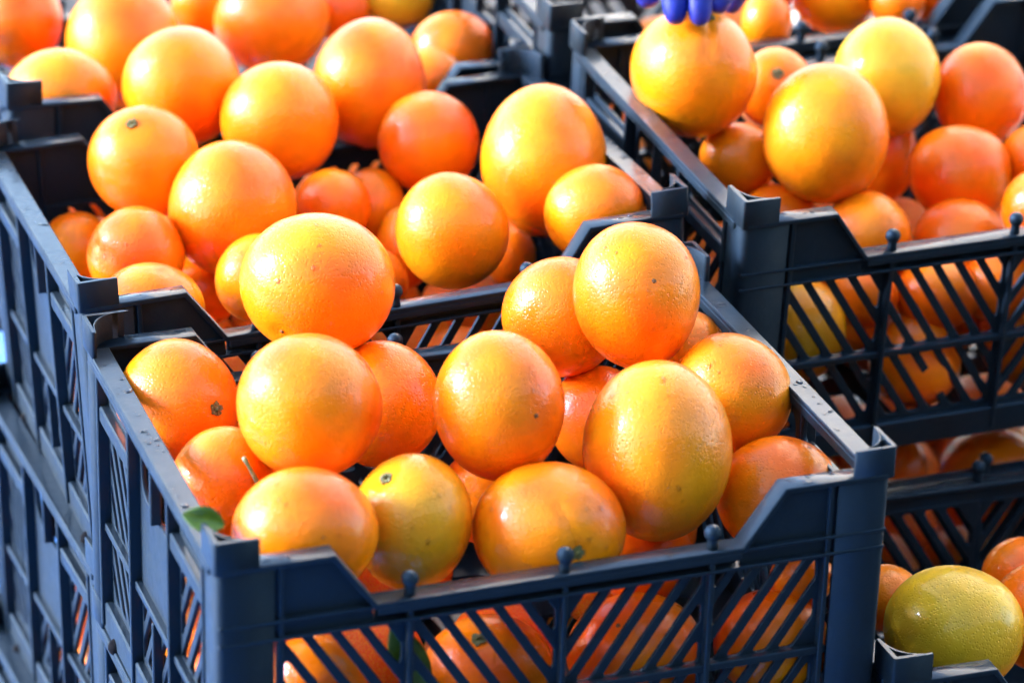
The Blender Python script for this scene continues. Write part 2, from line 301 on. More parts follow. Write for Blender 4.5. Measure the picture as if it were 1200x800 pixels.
def curve_mesh(name, outer, holes, thick, bev=0.0005):
    """flat plate with holes: outline in (a, b), extruded along the third axis"""
    cu = bpy.data.curves.new(name, 'CURVE'); cu.dimensions = '2D'; cu.fill_mode = 'BOTH'
    cu.extrude = thick / 2 - bev; cu.bevel_depth = bev; cu.bevel_resolution = 1; cu.offset = -bev
    for pts in [outer] + holes:
        s = cu.splines.new('POLY'); s.points.add(len(pts) - 1); s.use_cyclic_u = True
        for p, q in zip(s.points, pts): p.co = (q[0], q[1], 0, 1)
    ob = bpy.data.objects.new('tmp', cu); COL.objects.link(ob)
    dg = bpy.context.evaluated_depsgraph_get(); dg.update()
    me = bpy.data.meshes.new_from_object(ob.evaluated_get(dg)); me.name = name
    bpy.data.objects.remove(ob); bpy.data.curves.remove(cu); me.materials.clear()
    return me
def area(p): return 0.5 * sum(p[i][0] * p[(i + 1) % len(p)][1] - p[(i + 1) % len(p)][0] * p[i][1] for i in range(len(p)))
def clip(poly, x0, x1, z0, z1):
    def half(p, f, g):
        out = []
        for i in range(len(p)):
            a, b = p[i], p[(i + 1) % len(p)]; fa, fb = f(a), f(b)
            if fa >= 0: out.append(a)
            if (fa >= 0) != (fb >= 0):
                t = fa / (fa - fb); out.append((a[0] + (b[0] - a[0]) * t, a[1] + (b[1] - a[1]) * t))
        return out
    for f in (lambda p: p[0] - x0, lambda p: x1 - p[0], lambda p: p[1] - z0, lambda p: z1 - p[1]):
        poly = half(poly, f, None)
        if len(poly) < 3: return []
    return poly
def rounded(p, r, n=4):
    out = []
    k = len(p)
    for i in range(k):
        a, b, c = (Vector(p[(i + d) % k]) for d in (-1, 0, 1))
        u = (a - b); v = (c - b); lu, lv = u.length, v.length
        if lu < 1e-6 or lv < 1e-6: continue
        u /= lu; v /= lv
        ang = math.acos(max(-1, min(1, u.dot(v))))
        d = min(r / max(math.tan(ang / 2), 0.05), lu * .48, lv * .48)
        A = b + u * d; B = b + v * d
        for j in range(n + 1):
            t = j / n; out.append(tuple((1 - t) ** 2 * A + 2 * t * (1 - t) * b + t * t * B))
    return out
def slots(x0, x1, z0, z1, lean, pitch=.0162, wide=.0098, r=.0044, phase=0.0):
    res = []; zm = (z0 + z1) / 2
    x = x0 - .08 + phase
    while x < x1 + .08:
        pts = [(x + lean * (z - zm) + dx, z) for z, dx in ((z0, 0), (z0, wide), (z1, wide), (z1, 0))]
        q = clip(pts, x0, x1, z0, z1)
        if len(q) >= 3 and abs(area(q)) > 5.5e-5: res.append(rounded(q, r))
        x += pitch
    return res
def place(me, M):
    me.transform(M); me.update(); return me
SH = Matrix.Translation((-.2, -.15, .202))            # crate coordinates -> origin at the middle of its base
XZ = Matrix(((1, 0, 0, 0), (0, 0, -1, 0), (0, 1, 0, 0), (0, 0, 0, 1)))     # plate (a, b) -> (x, z)
YZ = Matrix(((0, 0, 1, 0), (1, 0, 0, 0), (0, 1, 0, 0), (0, 0, 0, 1)))      # plate (a, b) -> (y, z)
def plate_xz(name, outer, holes, thick, y, bev=.0005): return place(curve_mesh(name, outer, holes, thick, bev), SH @ Matrix.Translation((0, y, 0)) @ XZ)
def plate_yz(name, outer, holes, thick, x, bev=.0005): return place(curve_mesh(name, outer, holes, thick, bev), SH @ Matrix.Translation((x, 0, 0)) @ YZ)
def plate_xy(name, outer, holes, z0, z1, bev=.0005): return place(curve_mesh(name, outer, holes, z1 - z0, bev), SH @ Matrix.Translation((0, 0, (z0 + z1) / 2)))
def add_box(bm, x0, x1, y0, y1, z0, z1, bev=.0006):
    r = bmesh.ops.create_cube(bm, size=1.0)
    vs_ = r['verts']
    bmesh.ops.scale(bm, vec=(x1 - x0, y1 - y0, z1 - z0), verts=vs_)
    bmesh.ops.translate(bm, vec=((x0 + x1) / 2, (y0 + y1) / 2, (z0 + z1) / 2), verts=vs_)
    if bev: bmesh.ops.bevel(bm, geom=list({e for v in vs_ for e in v.link_edges}), offset=bev, segments=1, affect='EDGES')
def boxes(name, *bs, bev=.0006):
    bm = bmesh.new()
    for b in bs: add_box(bm, *b, bev=bev)
    bmesh.ops.transform(bm, matrix=SH, verts=bm.verts)
    return from_bm(name, bm)
def rect(a0, a1, b0, b1): return [(a0, b0), (a1, b0), (a1, b1), (a0, b1)]
def lathe(name, prof, loc, seg=14):
    bm = bmesh.new(); rings = []
    for r, z in prof: rings.append([bm.verts.new((loc[0] + r * math.cos(2 * math.pi * k / seg), loc[1] + r * math.sin(2 * math.pi * k / seg), loc[2] + z)) for k in range(seg)])
    for a, b in zip(rings, rings[1:]):
        for k in range(seg): bm.faces.new((a[k], a[(k + 1) % seg], b[(k + 1) % seg], b[k]))
    bm.faces.new(rings[-1]); bm.faces.new(rings[0][::-1])
    for f in bm.faces: f.smooth = True
    bmesh.ops.transform(bm, matrix=SH, verts=bm.verts)
    return from_bm(name, bm)

# ------------------------------------------------------------------ ground
g = bmesh.new(); bmesh.ops.create_grid(g, x_segments=2, y_segments=2, size=60)
go = link('ground', from_bm('ground', g), None, GROUND); go['kind'] = 'structure'; go.location = (0, 0, -0.02)

# added dark blocker behind the camera: keeps the low sky off the near faces
hw = bmesh.new(); add_box(hw, -7, 9, -3.7, -3.4, -.02, 3.3, bev=.02)
ho = link('sky_blocker', from_bm('sky_blocker', hw), None, BLOCKER); ho['kind'] = 'structure'
# added blue bounce sheet left of the stacks: tints the light on their left faces
tb = bmesh.new(); rt = random.Random(5)
bmesh.ops.create_grid(tb, x_segments=60, y_segments=90, size=1.0)
for v in tb.verts:
    x, y = v.co.x * 1.5 - 1.3, v.co.y * 1.9 + .9
    v.co = (x, y, .004 + .012 * abs(math.sin(3.1 * x + 1.7 * y) * math.sin(2.3 * y - 1.2 * x)) + .004 * rt.random())
for f in tb.faces: f.smooth = True
r_ = bmesh.ops.extrude_face_region(tb, geom=list(tb.faces)); bmesh.ops.translate(tb, vec=(0, 0, -.003), verts=[e for e in r_['geom'] if isinstance(e, bmesh.types.BMVert)])
to = link('bounce_sheet', from_bm('bounce_sheet', tb), None, BOUNCE); to.location = (0, 0, 0)
tag(to, 'blue sheet added on the ground left of the crates to bounce blue light', 'bounce_sheet')
# added unseen cream reflector on the right: its light comes back on the fruit
hw = bmesh.new(); add_box(hw, 1.25, 1.5, 0.15, 5.0, -.02, 3.4, bev=.02)
ho = link('fill_reflector', from_bm('fill_reflector', hw), None, CREAM); ho['kind'] = 'structure'

# ------------------------------------------------------------------ one crate: list of (part name, mesh, used twice by a half turn)
ZS, ZR, ZB = -.017, -.051, -.202
PARTS = []
def part(name, me, twice=True, key=None, host=None):      # key: can carry sub-parts; host: sits on that part
    if not me.materials: me.materials.append(PLASTIC)
    PARTS.append((name, me, False, key, host))
    if twice: PARTS.append((name, me, True, key, host))
# long wall
RIBX = (.038, .112, .2025, .291, .362)
for i in range(4):
    x0, x1 = RIBX[i], RIBX[i + 1]; lean = -.65 if i < 2 else .65
    hs = slots(x0 + .0035, x1 - .0035, -.126, -.0665, lean, phase=.004 * i) + slots(x0 + .0035, x1 - .0035, -.178, -.1315, lean, phase=.003 + .005 * i)
    part('grille_panel', plate_xz('grille_panel', rect(x0 + .0004, x1 - .0004, ZB + .019, ZR - .0125), hs, .0028, .0095))
for s in (0, 1):
    P = [(.006, ZR - .014), (.0915, ZR - .014), (.0905, ZR - .002), (.0675, ZS - .002), (.006, ZS - .002)]
    if s: P = [(.4 - a, b) for a, b in P][::-1]
    part('shoulder_panel', plate_xz('shoulder_panel', P, [], .0026, .0062))
top = [(.004, ZS), (.068, ZS), (.092, ZR), (.308, ZR), (.332, ZS), (.396, ZS)]
low = [(.396, ZS - .0032), (.3335, ZS - .0032), (.3095, ZR - .0034), (.0905, ZR - .0034), (.0665, ZS - .0032), (.004, ZS - .0032)]
me = plate_xz('rim', top + low, [], .0135, .0068, .0007)
bm = bmesh.new(); bm.from_mesh(me)
b2 = bmesh.new(); add_box(b2, .0925, .3075, .0001, .0022, ZR - .0075, ZR - .003); add_box(b2, .0925, .3075, .0078, .0102, ZR - .0135, ZR - .003)
bmesh.ops.transform(b2, matrix=SH, verts=b2.verts); tmp = from_bm('t', b2); bm.from_mesh(tmp); part('rim', from_bm('rim', bm), key='rim')
part('ledge', boxes('ledge', (.003, .397, .0012, .0088, ZR - .0145, ZR - .0125), (.003, .0905, .0012, .0062, ZR - .0035, ZR - .0015), (.3095, .397, .0012, .0062, ZR - .0035, ZR - .0015), bev=.0004))
for k, x in enumerate(RIBX):
    zt = ZS - .003 if k in (0, 4) else ZR - .003
    part('rib', boxes('rib', (x - .0016, x + .0016, .0022, .0096, ZB + .004, zt)))
part('middle_rail', boxes('middle_rail', (.034, .366, .0040, .0094, -.1312, -.1262)))
part('base_rail', boxes('base_rail', (.004, .396, .0030, .0105, ZB, ZB + .0205), bev=.0012))
for x in RIBX[1:4]:
    pr = [(.0034, -.001), (.0030, .003), (.0030, .0055)] + [(.0050 * math.cos(a), .0098 + .0050 * math.sin(a)) for a in [math.radians(d) for d in (-52, -30, -8, 14, 36, 58, 78)]]
    part('peg', lathe('peg', pr, (x, .0058, ZR)), host='rim')
# short wall
RIBY = (.030, .105, .195, .270)
for i in range(3):
    y0, y1 = RIBY[i], RIBY[i + 1]
    hs = []
    if i == 1:
        hs += [rounded(rect(y0 + .006, y1 - .006, -.066, -.030), .0165, 6)]
        hs += slots(y0 + .0035, y1 - .0035, -.178, -.1315, -.65)
    else:
        lean = -.65 if i == 0 else .65
        hs += [rounded(rect(y0 + .004, y1 - .004, -.044, -.025), .004)]
        hs += slots(y0 + .0035, y1 - .0035, -.126, -.0605, lean, phase=.004) + slots(y0 + .0035, y1 - .0035, -.178, -.1315, lean)
    part('grille_panel', plate_yz('side_panel', rect(y0 + .0004, y1 - .0004, ZB + .019, ZS - .002), hs, .0028, .0095))
part('rim', boxes('side_rim', (.0001, .0135, .0135, .2865, ZS - .0032, ZS), (.0001, .0022, .0135, .2865, ZS - .0085, ZS - .003), (.0112, .0135, .0135, .2865, ZS - .0095, ZS - .003), bev=.0007))
for y in RIBY: part('rib', boxes('rib', (.0010, .0096, y - .0017, y + .0017, ZB + .004, ZS - .003)))
part('rib', boxes('rib', (.0030, .0096, .1484, .1516, -.0665, ZS - .003))); part('rib', boxes('rib', (.0030, .0096, .1484, .1516, -.178, -.1312)))
for a, b_ in ((.006, .104), (.196, .294)): part('upper_rail', boxes('upper_rail', (.0024, .0098, a, b_, -.0570, -.0465), bev=.001))
part('middle_rail', boxes('middle_rail', (.0040, .0094, .026, .274, -.1312, -.1262)))
part('base_rail', key='base', me=boxes('base_rail', (.0030, .0105, .0105, .2895, ZB, ZB + .0205), bev=.0012))
# corners
for s in (0, 1):
    arc = [(.0018 + .005 * (1 - math.sin(t)), .0018 + .005 * (1 - math.cos(t))) for t in [math.radians(d) for d in (0, 22, 45, 68, 90)]]
    L = [(.034, .0018)] + [(p[0], p[1]) for p in arc] + [(.0018, .0255), (.0046, .0255), (.0046, .0046), (.034, .0046)]
    Tt = [(.0255, .0002)] + [(.0002 + .002 * (1 - math.sin(t)), .0002 + .002 * (1 - math.cos(t))) for t in [math.radians(d) for d in (0, 30, 60, 90)]] + [(.0002, .0265)]
    Tt += [(.0030 + .0225 * t ** 1.9, .0265 - .0245 * (1 - (1 - t) ** 1.9)) for t in (0, .12, .25, .38, .5, .62, .75, .88, 1.0)][:-1] + [(.0255, .0028)]
    Hh = [(.0218, .0026), (.0028, .0026), (.0028, .0218)] + [(.0028 + .0190 * t ** 1.9, .0218 - .0192 * (1 - (1 - t) ** 1.9)) for t in (.2, .4, .6, .8)]
    if s: L, Tt, Hh = ([(.4 - a, b) for a, b in q][::-1] for q in (L, Tt, Hh))
    part('corner_post', plate_xy('corner_post', L, [], ZB + .001, ZS - .0005), key='post%d' % s)
    part('corner_tab', plate_xy('corner_tab', Tt, [Hh], ZS - .003, 0.0), host='post%d' % s)
    y = .055 if s else .245
pr = [(.0056 * math.cos(a), .0056 * math.sin(a)) for a in [math.radians(d) for d in (-80, -55, -30, -5, 20, 45, 70, 85)]]
for y in (.055, .245): ft = lathe('foot', pr, (.0042, y, ZB + .0012)); ft.materials.append(RUBBER); part('foot', ft, host='base')
hs = [rounded(rect(.03 + i * .0575, .03 + i * .0575 + .045, .03 + j * .062, .03 + j * .062 + .042), .008) for i in range(6) for j in range(4)]
part('floor', plate_xy('floor', rect(.0108, .3892, .0108, .2892), hs, ZB + .004, ZB + .0065), False)

CRATES = {
 'c1': 'front crate heaped with oranges, nearest the viewer, with leaf on its corner',
 'c2': 'heaped crate directly behind the front crate, its back corner empty',
 'c3': 'crate at the top left edge, behind the second heaped crate',
 'c4': 'right-hand crate of oranges below the blue glove',
 'c5': 'crate at the top right edge, behind the right-hand crate',
 'c1b': 'crate underneath the front crate, only its left side showing',
 'c2b': 'crate underneath the second left-hand crate, at the left edge',
 'c2c': 'lowest crate of the left-edge stack, at the bottom left corner',
 'c4b': 'crate underneath the right-hand crate, a strip of oranges showing below its base',
 'c6': 'low crate at the bottom right corner holding a yellow-green orange',
}
def pose_matrix(k):
    p, a = POSE[k]
    return Matrix.Translation(Vector(p) + OFF) @ Euler([math.radians(v) for v in a]).to_matrix().to_4x4()
TURN = Matrix.Rotation(math.pi, 4, 'Z')
for k, lab in CRATES.items():
    e = bpy.data.objects.new('plastic_crate', None); COL.objects.link(e); e.empty_display_size = .05
    e.matrix_world = pose_matrix(k) @ SH.inverted()
    tag(e, lab, 'crate', 'dark plastic fruit crates')
    carry = {}
    for nm, me, turned, key, host in PARTS:
        o = bpy.data.objects.new(nm, me); COL.objects.link(o); o.parent = carry[(host, turned)] if host else e
        if turned and not host: o.rotation_euler = (0, 0, math.pi)
        if key: carry[(key, turned)] = o

# ------------------------------------------------------------------ oranges
TINT = {'R': (.88, .152, .0015), 'O': (.90, .182, .002), 'Y': (.92, .212, .003), 'G': (.80, .24, .005), 'L': (.93, .48, .02)}
def sphere_dirs(nu, nv):
    V = [(0, 0, 1.0)]
    for i in range(1, nv):
        th = math.pi * i / nv
        for j in range(nu):
            ph = 2 * math.pi * j / nu; V.append((math.sin(th) * math.cos(ph), math.sin(th) * math.sin(ph), math.cos(th)))
    V.append((0, 0, -1.0))
    F = [(0, 1 + j, 1 + (j + 1) % nu) for j in range(nu)]
    for i in range(nv - 2):
        a = 1 + i * nu; b = a + nu
        for j in range(nu): k = (j + 1) % nu; F.append((a + j, b + j, b + k, a + k))
    a = 1 + (nv - 2) * nu; z = len(V) - 1
    F += [(a + j, z, a + (j + 1) % nu) for j in range(nu)]
    return np.array(V), F
DIR_HI, FACE_HI = sphere_dirs(56, 38)
DIR_LO, FACE_LO = sphere_dirs(32, 22)
def basis_to(axis):
    a = Vector(axis).normalized(); q = Vector((0, 0, 1)).rotation_difference(a)
    return np.array(q.to_matrix())
def peel_radius(S, axis, rng, lump, dimple, crease):
    ax = np.array(axis) / np.linalg.norm(axis)
    mu = S @ ax
    r = np.ones(len(S))
    r -= dimple * np.exp(-(1 - mu) / .012) + dimple * .45 * np.exp(-(1 - mu) / .08)
    r -= .018 * np.exp(-(1 + mu) / .03)
    for k in range(7):
        d = rng.normal(size=3); d /= np.linalg.norm(d); w = rng.uniform(2.0, 4.5)
        r += .0075 * np.sin(w * (S @ d) + rng.uniform(0, 6.28))
    if lump:
        for k in range(26):
            d = rng.normal(size=3); d /= np.linalg.norm(d)
            r += lump * rng.uniform(-1, 1) * np.exp(-(1 - S @ d) / .022)
    for (c0, c1, dep, wid) in crease:
        a = np.array(c0); b = np.array(c1)
        dmin = np.full(len(S), 9.0)
        for t in np.linspace(0, 1, 14):
            q = a * (1 - t) + b * t; q /= np.linalg.norm(q); dmin = np.minimum(dmin, np.sqrt(np.maximum(2 - 2 * (S @ q), 0)))
        r -= dep * np.exp(-(dmin / wid) ** 2)
    return r
CAMB = np.array([list(CAM_R), list(CAM_U), list(-CAM_F)])            # rows: right, up, towards the viewer
def pix_dir(dx, dy):
    """direction on a unit fruit, as seen from the front of the stall: dx right, dy up"""
    s = math.sqrt(max(0.0, 1 - dx * dx - dy * dy)); return (dx, dy, s)
def build_orange(name, loc, rx, ry, tint, green=0.0, axis=None, lump=0.0, dimple=.035, crease=(), pear=0.0, calyx=None, hi=True, seed=0, shape_rot=0.0):
    rng = np.random.default_rng(seed + 11)
    if axis is None:
        a = rng.normal(size=3); a[2] -= 1.2; axis = a                 # stem end mostly turned away
    B = basis_to(axis); S = (DIR_HI if hi else DIR_LO) @ B.T           # poles of the mesh on the stem axis
    def shape(S):
        r = peel_radius(S, axis, np.random.default_rng(seed + 11), lump, dimple, crease)
        q = S * r[:, None]
        if pear:
            up = np.array((pear[0], pear[1], .0)); t = S @ up
            q = q * (1 - .16 * np.clip(t, 0, 1)[:, None] ** 2 * 1.0) + np.outer(np.clip(t, 0, 1) ** 3 * .10, up)
        c, s = math.cos(shape_rot), math.sin(shape_rot)
        q = q @ np.array([[c, -s, 0], [s, c, 0], [0, 0, 1]])
        q = q * np.array((rx, ry, math.sqrt(rx * ry)))
        q = q @ np.array([[c, s, 0], [-s, c, 0], [0, 0, 1]])
        return q @ CAMB
    me = bpy.data.meshes.new('orange'); me.from_pydata(shape(S).tolist(), [], FACE_HI if hi else FACE_LO)
    me.polygons.foreach_set('use_smooth', [True] * len(me.polygons)); me.update()
    o = link(name, me, None, PEEL); o.location = Vector(loc) + OFF
    t = np.array(TINT[tint]) * rng.uniform(.96, 1.04); o.color = (*[float(v) for v in t], 1.0 - green)
    if calyx:
        ax = np.array(axis) / np.linalg.norm(axis)
        P = shape(ax[None])[0]; nrm = Vector(ax @ CAMB).normalized()
        bm = bmesh.new()
        if calyx == 'star':
            R0 = .0044; c = bm.verts.new((0, 0, .0014)); ring = []; low = []
            for k in range(20):
                rr = R0 * (1.0 if k % 4 == 0 else .78 if k % 2 == 0 else .9) * rng.uniform(.85, 1.15); an = 2 * math.pi * k / 20
                ring.append(bm.verts.new((rr * math.cos(an), rr * math.sin(an), .0010 + .0006 * (k % 2)))); low.append(bm.verts.new((rr * math.cos(an), rr * math.sin(an), -.0012)))
            for k in range(20):
                bm.faces.new((c, ring[k], ring[(k + 1) % 20])); bm.faces.new((ring[k], low[k], low[(k + 1) % 20], ring[(k + 1) % 20]))
            r_ = bmesh.ops.create_cone(bm, cap_ends=True, segments=8, radius1=.0017, radius2=.0013, depth=.0024); bmesh.ops.translate(bm, vec=(0, 0, .0022), verts=r_['verts'])
            nm, mt = 'calyx', CALYX
        else:
            r_ = bmesh.ops.create_uvsphere(bm, u_segments=10, v_segments=6, radius=.0014 if calyx == 'scar' else .0021); bmesh.ops.scale(bm, vec=(1, 1, .45), verts=r_['verts'])
            nm, mt = 'blossom_scar', SCAR
        cm = from_bm(nm, bm); co = link(nm, cm, o, mt)
        co.rotation_euler = nrm.to_track_quat('Z', 'Y').to_euler(); co.location = Vector(P) + nrm * .0004
    return o

# tint, green amount, extra shape, label
SPEC = {
'A1': ('O', 0, dict(axis=pix_dir(.70, -.04), calyx='star', crease=[(pix_dir(-.75, .25), pix_dir(.2, .38), .012, .035)]), 'orange with dark green calyx on its right, in back left of front crate'),
'A2': ('O', 0, dict(lump=.012), 'large bumpy orange left of centre on top of the front crate'),
'A3': ('O', 0, {}, 'shaded orange tucked behind the large bumpy orange in the front crate'),
'A4': ('R', 0, {}, 'deep orange fruit with a thin green twig, below the bumpy orange'),
'A5': ('O', 0, dict(lump=.006), 'wide bright orange at the front left, beside the shoulder of the front crate'),
'A6': ('Y', .55, dict(axis=pix_dir(-.42, .70), calyx='star', lump=.005, dimple=.05), 'olive-tinged orange with stem end up, second from left in front row'),
'A7': ('O', 0, dict(axis=pix_dir(.40, -.30), calyx='star', dimple=.07, lump=.007, crease=[(pix_dir(.12, .42), pix_dir(.40, -.25), .035, .07)]), 'creased orange with stem stub, behind the middle peg of front crate'),
'A8': ('O', 0, dict(axis=pix_dir(.55, -.12), calyx='scar', dimple=.01, lump=.003), 'upright glossy orange in the centre of the front crate'),
'A9': ('Y', .25, {}, 'tall egg-shaped yellowish orange, the largest in the front crate'),
'A10': ('Y', .12, {}, 'yellowish orange with water drops against the right rim of front crate'),
'A11': ('R', 0, {}, 'reddish orange by the front right corner of the front crate'),
'A12': ('O', 0, dict(axis=pix_dir(.25, .17), calyx='scar', dimple=.012), 'tall glossy orange at the top of the heap, back right of front crate'),
'A13': ('O', 0, {}, 'smooth orange half hidden on the left of the tall topmost orange'),
'A14': ('R', 0, {}, 'dull shaded orange wedged behind the tall egg-shaped one'),
'A15': ('O', 0, {}, 'sliver of orange below the tall topmost one, by the right rim'),
'A16': ('R', 0, {}, 'dark shaded orange deep behind the olive-tinged one'),
'A17': ('R', 0, {}, 'dark shaded orange deep below the tall egg-shaped one'),
'A18': ('Y', 0, dict(lump=.006, axis=pix_dir(-.46, -.70), calyx='scar'), 'very large yellow-orange fruit lying where front and second crate meet'),
'B1': ('O', 0, dict(axis=pix_dir(-.14, .62), calyx='star', dimple=.02), 'shiny orange with pale stem spot, beside the empty corner of second crate'),
'B2': ('O', 0, dict(lump=.003), 'large orange in the middle left of the second crate'),
'B3': ('Y', 0, {}, 'pale yellow-orange fruit behind the large one in second crate'),
'B4': ('O', 0, {}, 'tall orange at the back of the second crate, behind the shiny one'),
'B5': ('O', 0, dict(lump=.007), 'wet bumpy orange at the left of the second crate'),
'B6': ('O', 0, {}, 'small orange beside the left rim of the second crate'),
'B7': ('Y', 0, {}, 'orange cut off by the front left shoulder of the second crate'),
'B8': ('O', 0, {}, 'small orange directly above the very large yellow-orange one'),
'B9': ('O', 0, {}, 'small shaded orange in the dark middle of the second crate'),
'B10': ('R', 0, {}, 'deep orange smooth fruit near the back wall of the second crate'),
'B11': ('O', 0, {}, 'round shiny orange right behind the front rim of the second crate'),
'B12': ('Y', 0, {}, 'tall yellow egg-shaped fruit at the right rim of the second crate'),
'B13': ('O', 0, {}, 'orange at the front right corner of the second crate'),
'B14': ('O', 0, {}, 'tall orange at the back centre of the second crate'),
'B15': ('R', 0, {}, 'reddish sliver of orange on the left of the round shiny one'),
'B16': ('R', 0, {}, 'dark orange low between round shiny and corner oranges, second crate'),
'B17': ('O', 0, {}, 'shaded orange low beside the wet bumpy one'),
'B18': ('Y', 0, {}, 'wet orange touching the left of the very large yellow-orange one'),
'B19': ('O', 0, {}, 'hidden orange right behind the very large yellow-orange one'),
'C1': ('O', 0, {}, 'rounded orange near the right rim of the top left crate'),
'C2': ('Y', 0, {}, 'pale orange peeping over the back shoulder of the second crate'),
'C3': ('L', .6, {}, 'green-tinged fruit at the top edge of the picture'),
'C4': ('Y', 0, {}, 'large bright yellow fruit at the top, above the pale yellow-orange one'),
'C5': ('Y', 0, {}, 'large yellow-orange fruit at the top left with strong highlight'),
'C6': ('Y', 0, {}, 'pale orange just behind the back left corner of the second crate'),
'C7': ('R', 0, {}, 'deep orange fruit in the top left corner of the picture'),
'C8': ('Y', 0, {}, 'small yellow fruit between the two large ones at the top left'),
'C9': ('O', 0, {}, 'small orange at the top edge, right of the large bright yellow fruit'),
'D1': ('Y', .1, dict(pear=(.26, .96), axis=pix_dir(.22, .80), calyx='star', dimple=.05, crease=[(pix_dir(.20, .72), pix_dir(.14, .1), .03, .09)]), 'pear-shaped orange held by the blue glove'),
'D2': ('Y', .08, dict(lump=.004), 'large yellow-orange fruit in the middle of the right-hand crate'),
'D3': ('L', .35, {}, 'yellow fruit with green streaks at the back of the right-hand crate'),
'D4': ('R', 0, {}, 'deep red-orange fruit at the back right of the right-hand crate'),
'D5': ('R', 0, dict(axis=pix_dir(-.03, .28), calyx='star'), 'orange with calyx facing the viewer, right of the held orange'),
'D6': ('O', 0, {}, 'shaded orange right below the held orange'),
'D7': ('R', 0, {}, 'reddish sliver of orange low below the held orange'),
'D8': ('O', 0, {}, 'orange just behind the front left shoulder of the right-hand crate'),
'D9': ('O', 0, {}, 'orange behind the first peg of the right-hand crate'),
'D10': ('R', 0, {}, 'shaded orange tucked behind the large yellow-orange fruit, right-hand crate'),
'D11': ('R', 0, {}, 'round red-orange fruit in the right-hand crate, below the deep red-orange one'),
'D12': ('O', 0, {}, 'orange between the two pegs of the right-hand crate'),
'D13': ('R', 0, {}, 'orange cut by the right edge of the picture, upper one'),
'D14': ('R', 0, {}, 'orange cut by the right edge, beside the second peg'),
'E1': ('O', 0, {}, 'small orange at the top edge right of the held orange, lower one'),
'E2': ('Y', 0, {}, 'shiny yellow-orange fruit at the top edge, above the green-streaked one'),
'E3': ('R', 0, {}, 'red-orange fruit at the top edge, between the paired pegs'),
'E4': ('O', 0, {}, 'rightmost small orange at the top edge'),
'E5': ('R', 0, {}, 'small reddish orange at the top edge right of the held orange'),
'F1': ('R', 0, {}, 'small orange beside the front right corner tab of the front crate'),
'F2': ('R', 0, {}, 'shaded orange under the base of the right-hand crate'),
'G1': ('L', .45, dict(axis=(-.6, .1, -.8)), 'yellow-green oval orange in the low crate at bottom right'),
'G2': ('R', 0, {}, 'red-orange fruit behind the yellow-green one, at the right edge'),
'G3': ('R', 0, {}, 'red-orange fruit beside the yellow-green one, cut by the right edge'),
'G4': ('R', 0, {}, 'tiny bit of orange between the front crate and the yellow-green one'),
'H1': ('R', 0, dict(axis=pix_dir(-.15, .62), calyx='star'), 'orange seen through the slots left of the middle peg, front crate'),
'H2': ('R', 0, dict(axis=pix_dir(-.3, .55), calyx='scar'), 'orange seen through the slots right of the middle peg, front crate'),
'H3': ('R', 0, {}, 'orange seen through the rightmost slots of the front crate'),
'H4': ('R', 0, {}, 'orange seen through the leftmost slots of the front crate'),
'H5': ('R', 0, {}, 'small orange high behind the rightmost slots of the front crate'),
'K1': ('Y', .6, {}, 'olive-yellow orange seen through the leftmost slots of the right-hand crate'),
'K2': ('R', 0, {}, 'shaded orange beside the olive-yellow one behind the slots'),
'K3': ('O', 0, {}, 'low orange behind the slots right below the first peg, right-hand crate'),
'K4': ('R', 0, {}, 'upper orange behind the slots between the pegs, right-hand crate'),
'K5': ('R', 0, {}, 'orange behind the slots under the second peg, right-hand crate'),
}
GROUP = {'A': 'oranges in the front crate', 'B': 'oranges in the second crate', 'C': 'oranges in the top left crate', 'D': 'oranges in the right-hand crate', 'E': 'oranges in the top right crate',
         'F': 'oranges under the right-hand crate', 'G': 'oranges in the low crate', 'H': 'oranges in the front crate', 'K': 'oranges in the right-hand crate'}
OBJ = {}
for i, (k, (tint, green, ex, lab)) in enumerate(SPEC.items()):
    cr, loc, rx, ry = PLACED[k]
    OBJ[k] = tag(build_orange('orange', loc, rx, ry, tint, green, seed=i * 13, **ex), lab, 'orange', GROUP[k[0]])

# the layers below, seen only in glimpses through the slots: a few shapes, copied
FLAB = {'c1': 'orange in the lower layers of the front crate, glimpsed through its side slots',
        'c2': 'orange in the lower layers of the second crate, glimpsed through its side slots',
        'c3': 'orange in the lower layer of the top left crate', 'c4': 'orange in the lower layers of the right-hand crate, behind its slots',
        'c5': 'orange in the top right crate, glimpsed through its blue-lit side slots', 'c1b': 'orange in the crate underneath the front crate, behind its side slots',
        'c2b': 'orange in the crate at the left edge, behind its side slots', 'c2c': 'orange in the lowest crate at the bottom left corner',
        'c4b': 'orange in the crate underneath the right-hand crate', 'c6': 'orange in the lower layer of the low crate at bottom right'}
protos = []
for i in range(5):
    o = build_orange('orange', (0, 0, 0), 1, 1.04, 'O', hi=False, seed=900 + i); protos.append(o.data); bpy.data.objects.remove(o)
for i, (k, x, y, z, r) in enumerate(FILL):
    o = link('orange', protos[i % 5]); M = pose_matrix(k)
    o.location = M @ Vector((x, y, z)); o.scale = (r, r, r); o.rotation_euler = (random.uniform(0, 6), random.uniform(0, 6), random.uniform(0, 6))
    t = random.choice('ROOY'); o.color = (*[v * random.uniform(.93, 1.05) for v in TINT[t]], 1 - random.choice((0, 0, 0, .15)))
    tag(o, FLAB[k], 'orange', FLAB[k])

